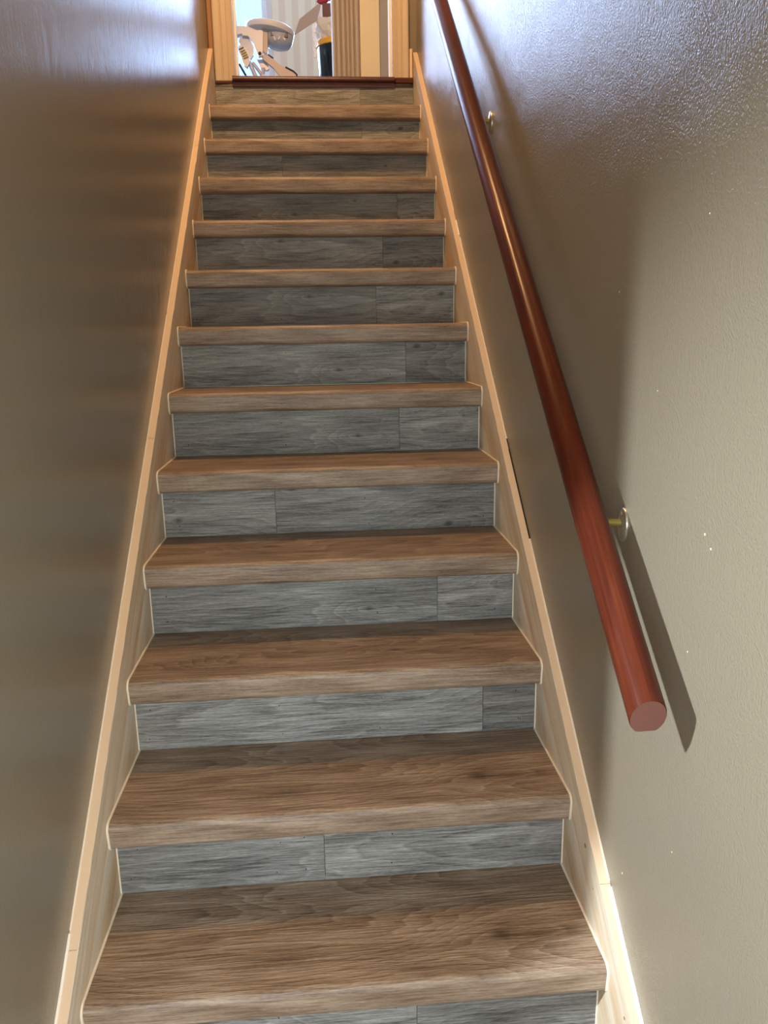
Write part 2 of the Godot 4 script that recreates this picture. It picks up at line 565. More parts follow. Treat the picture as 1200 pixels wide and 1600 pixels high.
func build_shell():
	var wr := thing("wall_right", "glossy taupe painted wall that carries the dark red handrail", "wall", Vector3.ZERO, "structure")
	for q in [[-2.80, 1.40, -0.1, 4.9], [2.30, Z_BACK, -0.1, 4.9], [1.40, 2.30, -0.1, 0.25], [1.40, 2.30, 1.65, 4.9]]:
		var s := mb()
		box(s, Vector3(WALL, q[2], q[0]), Vector3(WALL + 0.14, q[3], q[1]))
		part("wall_panel", s, M.wall_rough, wr)
	var w := thing("window_1", "white framed window of the lower room in the right wall behind the viewer", "window", Vector3(WALL, 0.25, 1.85), "structure")
	w.rotation.y = PI / 2
	window_parts(w, 0.9, 1.4)
	slab("wall_left", Vector3(-WALL - 0.14, -0.1, -2.80), Vector3(-WALL, 4.9, Z_END), M.wall_smooth, "bare smooth taupe painted wall along the stairs opposite the handrail", "wall")
	slab("floor", Vector3(-3.4, -0.1, -0.05), Vector3(WALL, 0.0, Z_BACK), M.floor, "lower floor at the foot of the stairs", "floor")
	slab("ceiling", Vector3(-3.4, 2.40, Z_END), Vector3(WALL, 2.55, Z_BACK), M.ceiling, "white ceiling of the lower room behind the stair foot", "ceiling")
	slab("ceiling", Vector3(-WALL - 0.14, 4.86, -2.9), Vector3(WALL + 0.14, 5.0, Z_END + 0.12), M.ceiling, "white ceiling high above the stairwell", "ceiling")
	slab("wall_header", Vector3(-WALL - 0.14, 2.55, Z_END), Vector3(WALL + 0.14, 4.9, Z_END + 0.12), M.plain_wall, "plain wall above the opening at the stair foot", "wall")
	slab("wall_partition", Vector3(-3.4, 0.0, Z_END - 0.14), Vector3(-WALL - 0.14, 2.55, Z_END), M.plain_wall, "plain lower room wall running on from the left stair wall", "wall")
	slab("wall_far_left", Vector3(-3.54, -0.1, Z_END - 0.14), Vector3(-3.4, 2.55, Z_BACK + 0.12), M.plain_wall, "plain side wall of the lower room", "wall")
	var bw := thing("wall_back", "plain back wall of the lower room round its window", "wall", Vector3.ZERO, "structure")
	for q in [[-3.4, -1.65, 0.0, 2.4], [-0.15, WALL + 0.14, 0.0, 2.4], [-1.65, -0.15, 0.0, 0.35], [-1.65, -0.15, 1.85, 2.4]]:
		var s := mb()
		box(s, Vector3(q[0], q[2], Z_BACK), Vector3(q[1], q[3], Z_BACK + 0.12))
		part("wall_panel", s, M.plain_wall, bw)
	var w4 := thing("window_4", "white framed window in the back wall of the lower room behind the viewer", "window", Vector3(-0.90, 0.35, Z_BACK), "structure")
	window_parts(w4, 1.5, 1.5)

func window_parts(w: Node3D, wd: float, ht: float):
	var s := mb()
	for q in [[-wd / 2, -wd / 2 + 0.05, 0.0, ht], [wd / 2 - 0.05, wd / 2, 0.0, ht], [-wd / 2 + 0.05, wd / 2 - 0.05, 0.0, 0.05], [-wd / 2 + 0.05, wd / 2 - 0.05, ht - 0.05, ht], [-0.02, 0.02, 0.05, ht - 0.05]]:
		box(s, Vector3(q[0], q[2], 0.03), Vector3(q[1], q[3], 0.09), 0.004)
	part("window_frame", s, M.white_paint, w)
	for k in [-1, 1]:
		s = mb()
		var x0 := -wd / 2 + 0.05 if k == -1 else 0.02
		var x1 := -0.02 if k == -1 else wd / 2 - 0.05
		box(s, Vector3(x0, 0.05, 0.055), Vector3(x1, ht - 0.05, 0.061))
		part("pane", s, M.glass, w)

func build_upper_room_shell():
	var z0 := TOP_Z - 0.024     # face of the wall the door is in
	var z1 := z0 - 0.125
	# wall round the doorway at the top of the stairs
	var wd := thing("wall_top", "taupe wall round the doorway at the top of the stairs", "wall", Vector3.ZERO, "structure")
	for q in [[-2.4, -0.375, TOP_Y, 4.9], [0.375, 2.4, TOP_Y, 4.9], [-0.375, 0.375, TOP_Y + 2.04, 4.9]]:
		var s := mb()
		box(s, Vector3(q[0], q[2], z1), Vector3(q[1], q[3], z0))
		part("wall_panel", s, M.wall_smooth, wd)
	slab("floor", Vector3(-2.4, TOP_Y - 0.16, -5.34), Vector3(2.4, TOP_Y - 0.022, TOP_Z - 0.02), M.floor, "floor of the room beyond the upper doorway", "floor")
	slab("ceiling", Vector3(-2.4, 4.9, -5.34), Vector3(2.4, 5.0, z0 - 0.1), M.ceiling, "ceiling of the room beyond the upper doorway", "ceiling")
	slab("wall_upper_left", Vector3(-2.52, TOP_Y - 0.1, -5.34), Vector3(-2.4, 4.95, z0), M.plain_wall, "left wall of the upper room out of sight", "wall")
	slab("wall_upper_right", Vector3(2.4, TOP_Y - 0.1, -5.34), Vector3(2.52, 4.95, z0), M.plain_wall, "right wall of the upper room out of sight", "wall")
	# far wall with its window, x -1.60..-0.30, y 3.08..4.55
	var fw := thing("wall_far", "cream striped wallpaper wall seen through the upper doorway", "wall", Vector3.ZERO, "structure")
	for q in [[-2.4, -1.60, TOP_Y, 4.9], [-0.315, 0.035, TOP_Y, 4.9], [0.96, 2.4, TOP_Y, 4.9], [-1.60, -0.315, TOP_Y, 3.06], [-1.60, -0.315, 4.55, 4.9], [0.035, 0.96, TOP_Y, 3.06], [0.035, 0.96, 4.55, 4.9]]:
		var s := mb()
		box(s, Vector3(q[0], q[2], -5.32), Vector3(q[1], q[3], -5.20))
		part("wall_panel", s, M.wallpaper, fw)
	var w := thing("window_2", "bright daylit window behind a sheer white curtain in the upper room", "window", Vector3(-0.9575, 3.06, -5.32), "structure")
	window_parts(w, 1.285, 1.49)
	var w3 := thing("window_3", "white framed window of the upper room hidden behind the bin and reeded trim", "window", Vector3(0.4975, 3.06, -5.32), "structure")
	window_parts(w3, 0.925, 1.49)
	# sheer curtain in soft folds
	var s := mb()
	var n := 120
	for i in n:
		var q := []
		for k in [i, i + 1]:
			var x: float = -1.66 + 1.37 * k / n
			q.append(Vector2(x, -5.13 + 0.018 * sin(x * 62.0) + 0.009 * sin(x * 23.0 + 1.0)))
		quad(s, Vector3(q[0].x, 3.02, q[0].y), Vector3(q[1].x, 3.02, q[1].y), Vector3(q[1].x, 4.66, q[1].y), Vector3(q[0].x, 4.66, q[0].y), Vector3(0, 0, 1))
	var c := put("sheer_curtain", s, M.curtain)
	tag(c, "sheer white curtain hanging in folds before the upper room window", "curtain")

# ------------------------------------------------------------------ stairs
func tread_profile() -> PackedVector2Array:
	# (z, y) from the back, over the nosing, to the underside; origin at the riser face, top at y = 0
	var p := PackedVector2Array([Vector2(-GOING - 0.004, 0.0)])
	var r := 0.015
	p.append(Vector2(-0.08, 0.0))
	for i in 9:
		var a := PI / 2 * i / 8.0
		p.append(Vector2(OVER - r + r * sin(a), -r + r * cos(a)))
	var r2 := 0.012
	for i in 7:
		var a := PI / 2 * i / 6.0
		p.append(Vector2(OVER - 0.003 - r2 + r2 * cos(a), -THICK + r2 - r2 * sin(a)))
	p.append(Vector2(-0.004, -THICK))
	return p

func tread_mesh() -> ArrayMesh:
	var s := mb()
	var p := tread_profile()
	var acc := 0.0
	for j in p.size() - 1:
		var a := p[j]
		var b := p[j + 1]
		var l := a.distance_to(b)
		var na := prof_normal(p, j, true)
		var nb := prof_normal(p, j, false)
		var P := [Vector3(-HALF, a.y, a.x), Vector3(HALF, a.y, a.x), Vector3(HALF, b.y, b.x), Vector3(-HALF, b.y, b.x)]
		var N := [na, na, nb, nb]
		var U := [Vector2(0.004, acc), Vector2(0.926, acc), Vector2(0.926, acc + l), Vector2(0.004, acc + l)]
		stri(s, [P[0], P[1], P[2]], [N[0], N[1], N[2]], [U[0], U[1], U[2]])
		stri(s, [P[0], P[2], P[3]], [N[0], N[2], N[3]], [U[0], U[2], U[3]])
		acc += l
	# ends and back
	var poly := p.duplicate()
	poly.append(Vector2(-0.004, -0.03))
	poly.append(Vector2(-GOING - 0.004, -0.03))
	var idx := Geometry2D.triangulate_polygon(poly)
	for sx in [-1.0, 1.0]:
		for i in range(0, idx.size(), 3):
			tri(s, Vector3(sx * HALF, poly[idx[i]].y, poly[idx[i]].x), Vector3(sx * HALF, poly[idx[i + 1]].y, poly[idx[i + 1]].x), Vector3(sx * HALF, poly[idx[i + 2]].y, poly[idx[i + 2]].x), Vector3(sx, 0, 0))
	var k := poly.size()
	for j in [k - 3, k - 2, k - 1]:
		var a := poly[j]
		var b := poly[(j + 1) % k]
		var o := Vector3(0, -1, 0) if j == k - 2 else Vector3(0, 0, -1)
		quad(s, Vector3(-HALF, a.y, a.x), Vector3(HALF, a.y, a.x), Vector3(HALF, b.y, b.x), Vector3(-HALF, b.y, b.x), o)
	s.generate_tangents()
	return s.commit()

func prof_normal(p: PackedVector2Array, j: int, at_start: bool) -> Vector3:
	var f := func(k: int) -> Vector2:
		var d := (p[k + 1] - p[k]).normalized()
		return Vector2(-d.y, d.x)
	var n: Vector2 = f.call(j)
	var o := j - 1 if at_start else j + 1
	if o >= 0 and o < p.size() - 1:
		var m: Vector2 = f.call(o)
		if m.dot(n) > 0.8:
			n = (n + m).normalized()
	return Vector3(0, n.y, n.x)

func build_staircase():
	var st := thing("staircase", "closed staircase of grey brown wood treads and grey plank risers", "staircase", Vector3.ZERO)
	var tm := tread_mesh()
	var kind := [0, 0, 1, 2, 0, 2, 1, 0, 2, 1, 0, 2]
	for k in range(1, STEPS + 1):
		var o := MeshInstance3D.new()
		o.name = "tread" if k == 1 else "tread_%03d" % (k - 1)
		o.mesh = tm
		o.material_override = M["tread%d" % kind[k - 1]]
		o.position = Vector3(0, k * RISE, -(k - 1) * GOING)
		st.add_child(o, true)
	# joint between the two planks of each riser (x), from the bottom riser up
	var joint := [0.12, -0.043, 0.335, 0.262, -0.155, 0.215, 0.262, 0.185, 0.23, 0.31, -0.15, 0.2, 0.21]
	for k in STEPS + 1:
		var r := Node3D.new()
		r.name = "riser" if k == 0 else "riser_%03d" % k
		st.add_child(r, true)
		r.position = Vector3(0, k * RISE, -k * GOING)
		var top := RISE - THICK + 0.002 if k < STEPS else RISE - 0.045
		var nails := mb()
		for side in 2:
			var x0: float = -HALF + 0.001 if side == 0 else joint[k] + 0.00035
			var x1: float = joint[k] - 0.00035 if side == 0 else HALF - 0.001
			var s := mb()
			box(s, Vector3(x0, 0.0008, -0.012), Vector3(x1, top, 0.0), 0.0004, Transform3D.IDENTITY, Vector2(rng.randf_range(0.47, 0.73), rng.randf_range(0.0, 0.21)))
			s.generate_tangents()
			part("plank", s, M["riser%d" % ((k + side) % 2)], r)
		var bk := mb()
		box(bk, Vector3(-HALF, 0.0, -0.024), Vector3(HALF, top, -0.0125))
		part("backing", bk, M.crack, r)
		# brad holes in pairs
		for x in [-HALF + 0.03, -HALF + 0.032, -0.14, 0.1, HALF - 0.04, HALF - 0.042, joint[k] - 0.05]:
			for y in [0.028, top - 0.035]:
				if rng.randf() < 0.35:
					continue
				var c := Vector3(x + rng.randf_range(-0.012, 0.012), y + rng.randf_range(-0.006, 0.006), 0.0)
				disc(nails, c, 0.0011 + rng.randf() * 0.0006)
		var nn := part("nail_holes", nails, M.nail, r)
		nn.set_meta("kind", "stuff")
	# dark red landing strip that closes the top step
	var s := mb()
	var prof := PackedVector2Array()
	var zf := TOP_Z + 0.030
	prof.append(Vector2(TOP_Z - 0.15, TOP_Y - 0.020))
	prof.append(Vector2(TOP_Z - 0.15, TOP_Y - 0.008))
	prof.append(Vector2(TOP_Z - 0.02, TOP_Y - 0.004))
	for i in 9:
		var a := PI / 2 - PI * i / 8.0
		prof.append(Vector2(zf - 0.012 + 0.012 * cos(a), TOP_Y - 0.016 + 0.012 * sin(a)))
	prof.append(Vector2(TOP_Z + 0.012, TOP_Y - 0.028))
	prof.append(Vector2(TOP_Z + 0.010, TOP_Y - 0.046))
	prof.append(Vector2(TOP_Z + 0.001, TOP_Y - 0.046))
	prof.append(Vector2(TOP_Z + 0.001, TOP_Y - 0.020))
	prism(s, prof, "x", -0.378, 0.372)
	var nose := part("landing_nosing", s, M.threshold, st)
	nose.set_meta("label", "dark red wooden nosing")
	s = mb()
	box(s, Vector3(-HALF + 0.002, TOP_Y - 0.030, TOP_Z + 0.001), Vector3(-0.379, TOP_Y - 0.020, TOP_Z + 0.006), 0.001)
	part("landing_strip", s, M.threshold, st)
	s = mb()
	box(s, Vector3(0.373, TOP_Y - 0.030, TOP_Z + 0.001), Vector3(HALF - 0.002, TOP_Y - 0.006, TOP_Z + 0.020), 0.003)
	part("landing_strip", s, M.threshold, st)

func disc(s: SurfaceTool, c: Vector3, r: float):
	for i in 6:
		var a := TAU * i / 6.0
		var b := TAU * (i + 1) / 6.0
		tri(s, c + Vector3(0, 0, 0.0004), c + Vector3(r * cos(a), r * 1.3 * sin(a), 0.00015), c + Vector3(r * cos(b), r * 1.3 * sin(b), 0.00015), Vector3(0, 0, 1))

const SLOPE := 0.8183
func skirt_top(z: float, off := 0.0) -> float:
	return 0.298 + off - z * SLOPE

func build_skirts():
	var g := Vector2(-1.0, SLOPE).normalized()
	for sd in [-1.0, 1.0]:
		var nm := "baseboard_left" if sd < 0 else "baseboard_right"
		var off := 0.004 if sd < 0 else -0.004
		var lb := "cream painted skirt board with worn edge climbing the left side of the stairs" if sd < 0 else "cream painted skirt board climbing the stairs under the handrail"
		var t := thing(nm, lb, "skirt board", Vector3.ZERO, "structure")
		var zb := TOP_Z - 0.0
		var s := mb()
		var poly := PackedVector2Array([Vector2(0.345, 0.0), Vector2(0.345, skirt_top(0.345, off)), Vector2(zb, skirt_top(zb, off)), Vector2(zb, TOP_Y - 0.3), Vector2(0.0, -0.0)])
		prism(s, poly, "x", sd * HALF, sd * (WALL - 0.0005), g, Vector2(0.4, 0.2))
		s.generate_tangents()
		part("board", s, M.skirt, t)
		# worn top edge: a thin cap with slightly uneven outline, in lengths
		var cuts := [0.345, 0.02, -0.42, -0.9, -1.5, -2.1, zb] if sd < 0 else [0.345, -0.018, -0.45, -0.85, -1.4, -2.0, zb]
		for i in cuts.size() - 1:
			s = mb()
			var z_a: float = cuts[i]
			var z_b: float = cuts[i + 1]
			var lift := 0.0012 + 0.0012 * (i % 2)
			var n := 14
			for k in n:
				var za := lerpf(z_a, z_b, float(k) / n)
				var zc := lerpf(z_a, z_b, float(k + 1) / n)
				var wa := HALF + 0.0005 + 0.0012 * sin(za * 37.0 + i) + 0.0007 * sin(za * 91.0)
				var wc := HALF + 0.0005 + 0.0012 * sin(zc * 37.0 + i) + 0.0007 * sin(zc * 91.0)
				var ya := skirt_top(za, off)
				var yc := skirt_top(zc, off)
				quad(s, Vector3(sd * wa, ya + lift, za), Vector3(sd * (WALL - 0.0005), ya + lift, za), Vector3(sd * (WALL - 0.0005), yc + lift, zc), Vector3(sd * wc, yc + lift, zc), Vector3(0, 1, 0.8))
				quad(s, Vector3(sd * wa, ya + lift, za), Vector3(sd * wa, ya, za), Vector3(sd * wc, yc, zc), Vector3(sd * wc, yc + lift, zc), Vector3(-sd, 0, 0))
			part("top_edge", s, M.skirt_edge, t)
		# bead of white paint and caulk along the wall
		var runs := [[0.345, 0.0, 0.0032], [-0.004, -1.3, 0.0024], [-1.31, -2.77, 0.0018]] if sd < 0 else [[0.345, -0.014, 0.0042], [-0.022, -0.62, 0.0026], [-0.88, -1.62, 0.0024], [-1.63, -1.70, 0.0036], [-1.75, -2.77, 0.0014]]
		for q in runs:
			s = mb()
			var pts := []
			var n := int(maxf(3.0, (q[0] - q[1]) / 0.03))
			for k in n + 1:
				var z := lerpf(q[0], q[1], float(k) / n)
				pts.append(Vector3(sd * (WALL - 0.001), skirt_top(z, off) + 0.0015 + 0.0006 * sin(z * 70.0), z))
			tube(s, pts, q[2], 7)
			part("paint_bead", s, M.white_paint if q[2] > 0.003 else M.caulk, t)
		if sd > 0:
			s = mb()
			tube(s, [Vector3(WALL - 0.0008, skirt_top(-0.62, off) + 0.001, -0.62), Vector3(WALL - 0.0008, skirt_top(-0.75, off) + 0.001, -0.75), Vector3(WALL - 0.0008, skirt_top(-0.88, off) + 0.001, -0.88)], 0.0022, 6)
			part("dark_gap", s, M.crack, t)
			for q in [[-0.10, 0.10, 0.005], [0.12, 0.052, 0.003], [-0.05, 0.2, 0.002]]:
				s = mb()
				var c := Vector3(HALF - 0.0004, skirt_top(q[0], off) - 0.03 - q[1] * 0.15, q[0])
				for i in 8:
					var a := TAU * i / 8.0
					var b := TAU * (i + 1) / 8.0
					tri(s, c, c + Vector3(0, q[2] * cos(a), q[2] * sin(a)), c + Vector3(0, q[2] * cos(b), q[2] * sin(b)), Vector3(-1, 0, 0))
				part("knot", s, M.raw_wood, t)
		# caulk bead that follows each step
		for k in range(1, STEPS + 1):
			var zr := -(k - 1) * GOING
			var yt := k * RISE
			s = mb()
			var x: float = sd * (HALF - 0.0006)
			tube(s, [Vector3(x, yt - RISE + 0.002, zr + 0.0005), Vector3(x, yt - THICK - 0.001, zr + 0.0005)], 0.0020, 6)
			var pr := tread_profile()
			var pts := []
			for i in range(pr.size() - 2, -1, -1):
				pts.append(Vector3(x, yt + pr[i].y, zr + pr[i].x))
			tube(s, pts, 0.0030, 6)
			part("caulk_bead", s, M.caulk, t)

# ------------------------------------------------------------------ handrail
func build_handrail():
	var p0 := Vector3(0.4045, 0.794, 0.257)
	var d := Vector3(0.008, 0.813, -1.0)
	var t := thing("handrail", "round dark red wooden handrail with flat underside on wall brackets", "handrail", Vector3.ZERO)
	var len_ := 3.3
	var dir := d.normalized()
	var side := dir.cross(Vector3.UP).normalized()       # towards +x
	var up := side.cross(dir).normalized()
	var r := 0.026
	var prof := []
	var nrm := []
	# round with a flat below
	var cut := 0.84
	for i in 40:
		var a := TAU * i / 40.0
		var c := Vector2(sin(a), cos(a))
		var n := c
		if c.y < -cut:
			c = Vector2(c.x, -cut)
			n = Vector2(c.x * 0.25, -1).normalized()
		prof.append(side * c.x * r + up * c.y * r)
		nrm.append((side * n.x + up * n.y).normalized())
	# the lower end is sawn steeper than square
	var sawn := Vector3(0, -sin(deg_to_rad(14.0)), cos(deg_to_rad(14.0)))
	var shift := []
	for q in prof:
		shift.append(dir * (-(q as Vector3).dot(sawn) / dir.dot(sawn)))
	var s := mb()
	var stations := [[0.0, 0.955], [0.0015, 0.99], [0.004, 1.0], [0.6, 1.0], [1.2, 1.0], [1.8, 1.0], [len_, 1.0]]
	for j in stations.size() - 1:
		for i in 40:
			var k := (i + 1) % 40
			var keep0 := 1.0 if j < 3 else 0.0
			var keep1 := 1.0 if j < 2 else 0.0
			var a0: Vector3 = p0 + dir * stations[j][0]
			var a1: Vector3 = p0 + dir * stations[j + 1][0]
			var s0: float = stations[j][1]
			var s1: float = stations[j + 1][1]
			var u0 := Vector2(stations[j][0], 0.16 * i / 40.0)
			var u1 := Vector2(stations[j + 1][0], 0.16 * i / 40.0)
			var dv := Vector2(0, 0.004)
			stri(s, [a0 + prof[i] * s0 + shift[i] * keep0, a0 + prof[k] * s0 + shift[k] * keep0, a1 + prof[k] * s1 + shift[k] * keep1], [nrm[i], nrm[k], nrm[k]], [u0, u0 + dv, u1 + dv])
			stri(s, [a0 + prof[i] * s0 + shift[i] * keep0, a1 + prof[k] * s1 + shift[k] * keep1, a1 + prof[i] * s1 + shift[i] * keep1], [nrm[i], nrm[k], nrm[i]], [u0, u1 + dv, u1])
	for i in range(1, 39):
		tri(s, p0 + dir * len_ + prof[0], p0 + dir * len_ + prof[i], p0 + dir * len_ + prof[i + 1], dir)
	s.generate_tangents()
	part("rail", s, M.rail, t)
	s = mb()
	for i in range(1, 39):
		tri(s, p0 + prof[0] * 0.955 + shift[0], p0 + prof[i] * 0.955 + shift[i], p0 + prof[i + 1] * 0.955 + shift[i + 1], sawn)
	var e := part("end_grain", s, M.rail_end, t)
	e.set_meta("label", "dull pinkish cut end")
	for zb in [-0.045, -1.135, -2.1]:
		var f: float = (0.257 - zb) / 1.0
		var ax := p0 + d * f
		bracket(t, ax, up, r * cut, side)

func bracket(t: Node3D, ax: Vector3, up: Vector3, drop: float, side: Vector3):
	var b := Node3D.new()
	b.name = "bracket"
	t.add_child(b, true)
	var under := ax - up * drop
	var py := ax.y - 0.058
	var wallp := Vector3(WALL, py, ax.z)
	# oval wall plate
	var s := mb()
	var xf := Transform3D(Basis(Vector3(0, 1, 0), Vector3(-1, 0, 0), Vector3(0, 0, 1)), wallp)
	lathe(s, PackedVector2Array([Vector2(0.030, 0.0), Vector2(0.030, 0.003), Vector2(0.027, 0.006), Vector2(0.012, 0.009), Vector2(0.0005, 0.010)]), xf, 24, true, 0.55)
	part("wall_plate", s, M.chrome, b)
	# curved arm and saddle under the rail
	s = mb()
	var pts := []
	var a0 := wallp + Vector3(-0.006, 0.004, 0)
	var a1 := Vector3(under.x + 0.004, wallp.y + 0.006, ax.z)
	var a2 := under + Vector3(0, -0.001, 0)
	for i in 11:
		var q := i / 10.0
		pts.append(a0 * (1 - q) * (1 - q) + a1 * 2 * q * (1 - q) + a2 * q * q)
	tube(s, pts, 0.0065, 10)
	part("arm", s, M.brass, b)
	s = mb()
	var dir := up.cross(side).normalized()
	var bx := Transform3D(Basis(side, up, side.cross(up)), under - up * 0.0012)
	box(s, Vector3(-0.011, -0.0015, -0.032), Vector3(0.011, 0.0012, 0.032), 0.0006, bx)
	part("saddle", s, M.brass, b)
	for q in [[0.019, 0.0], [-0.019, 0.0]]:
		s = mb()
		var c := Transform3D(xf.basis, wallp + Vector3(-0.006, q[0], q[1]))
		lathe(s, PackedVector2Array([Vector2(0.004, 0.0), Vector2(0.0035, 0.0015), Vector2(0.0005, 0.0022)]), c, 12)
		part("screw", s, M.chrome, b)

# ------------------------------------------------------------------ doorway at the top
func casing_profile(w: float, flip: bool) -> PackedVector2Array:
	# (x, z) section of a moulded casing: stepped with fine reeds; front towards +z
	var p := PackedVector2Array([Vector2(0, 0), Vector2(0, 0.010)])
	var reeds := [[0.10, 0.014], [0.30, 0.013], [0.33, 0.016], [0.55, 0.017], [0.58, 0.015], [0.66, 0.019], [0.80, 0.021], [0.90, 0.022], [0.97, 0.020], [1.0, 0.012]]
	for q in reeds:
		p.append(Vector2(q[0] * w, q[1]))
	p.append(Vector2(w, 0))
	if flip:
		var o := PackedVector2Array()
		for q in p:
			o.append(Vector2(w - q.x, q.y))
		o.reverse()
		return o
	return p

func build_door_trim():
	var z0 := TOP_Z - 0.024
	var t := thing("door_1", "open doorway with tan moulded casing at the top of the stairs", "doorway", Vector3.ZERO, "structure")
	var h := TOP_Y + 2.03
	for q in [[-0.459, 0.093, true, TOP_Y - 0.020], [0.364, 0.080, false, TOP_Y - 0.003]]:
		var s := mb()
		var pr := casing_profile(q[1], q[2])
		var poly := PackedVector2Array()
		for v in pr:
			poly.append(Vector2(q[0] + v.x, z0 + v.y))
		prism(s, poly, "y", q[3], h + 0.08)
		part("casing", s, M.casing, t)
	var s := mb()
	box(s, Vector3(-0.459, h, z0), Vector3(0.444, h + 0.085, z0 + 0.018), 0.003)
	part("head_casing", s, M.casing, t)
	for sx in [-1.0, 1.0]:
		s = mb()
		box(s, Vector3(minf(sx * 0.366, sx * 0.376), TOP_Y - 0.004, z0 - 0.135), Vector3(maxf(sx * 0.366, sx * 0.376), h, z0), 0.001)
		part("jamb", s, M.white_paint, t)
		s = mb()
		var xs: float = sx * 0.366
		box(s, Vector3(minf(xs, xs - sx * 0.010), TOP_Y - 0.004, z0 - 0.085), Vector3(maxf(xs, xs - sx * 0.010), h, z0 - 0.05), 0.002)
		part("door_stop", s, M.white_paint, t)
	# narrow filler strips between casing and side walls
	var f := thing("trim_1", "narrow raw wood strip between door casing and left wall", "trim", Vector3.ZERO, "structure")
	s = mb()
	box(s, Vector3(-WALL + 0.001, TOP_Y + 0.03, z0), Vector3(-0.460, h + 0.08, z0 + 0.014), 0.002)
	part("strip", s, M.raw_wood, f)
	var f2 := thing("trim_2", "short cream upright block ending the right skirt board at the doorway", "trim", Vector3.ZERO, "structure")
	s = mb()
	box(s, Vector3(0.446, TOP_Y - 0.02, z0 + 0.0), Vector3(0.460, TOP_Y + 0.125, z0 + 0.016), 0.002)
	part("block", s, M.skirt_edge, f2)

# ------------------------------------------------------------------ things in the room above
func build_upper_things():
	# second doorway: reeded casing, wide cream board and grey edge on a partition
	var zf := -3.60
	var p := thing("wall_upper_partition", "cream partition with reeded trim seen through the right of the doorway", "wall", Vector3.ZERO, "structure")
	var s := mb()
	box(s, Vector3(0.262, TOP_Y - 0.02, zf - 0.10), Vector3(0.372, 4.88, zf + 0.004), 0.002)
	part("cream_board", s, M.cream, p)
	s = mb()
	box(s, Vector3(0.373, TOP_Y - 0.02, zf - 0.10), Vector3(0.60, 4.88, zf - 0.004), 0.002)
	part("grey_board", s, M.grey_paint, p)
	# reeded casing: upright round reeds beside one another on a backing
	s = mb()
	box(s, Vector3(0.106, TOP_Y - 0.02, zf - 0.10), Vector3(0.261, 4.88, zf), 0.002)
	part("backing_board", s, M.casing, p)
	var xs := [[0.108, 0.020], [0.130, 0.026], [0.158, 0.026], [0.186, 0.020], [0.208, 0.022], [0.232, 0.028]]
	for q in xs:
		s = mb()
		var poly := PackedVector2Array()
		for i in 9:
			var a := PI * i / 8.0
			poly.append(Vector2(q[0] + q[1] * 0.5 - cos(a) * q[1] * 0.5, zf - 0.001 + sin(a) * q[1] * 0.75))
		prism(s, poly, "y", TOP_Y - 0.02, 4.88)
		part("reed", s, M.casing, p)
	build_machine()
	build_bin()

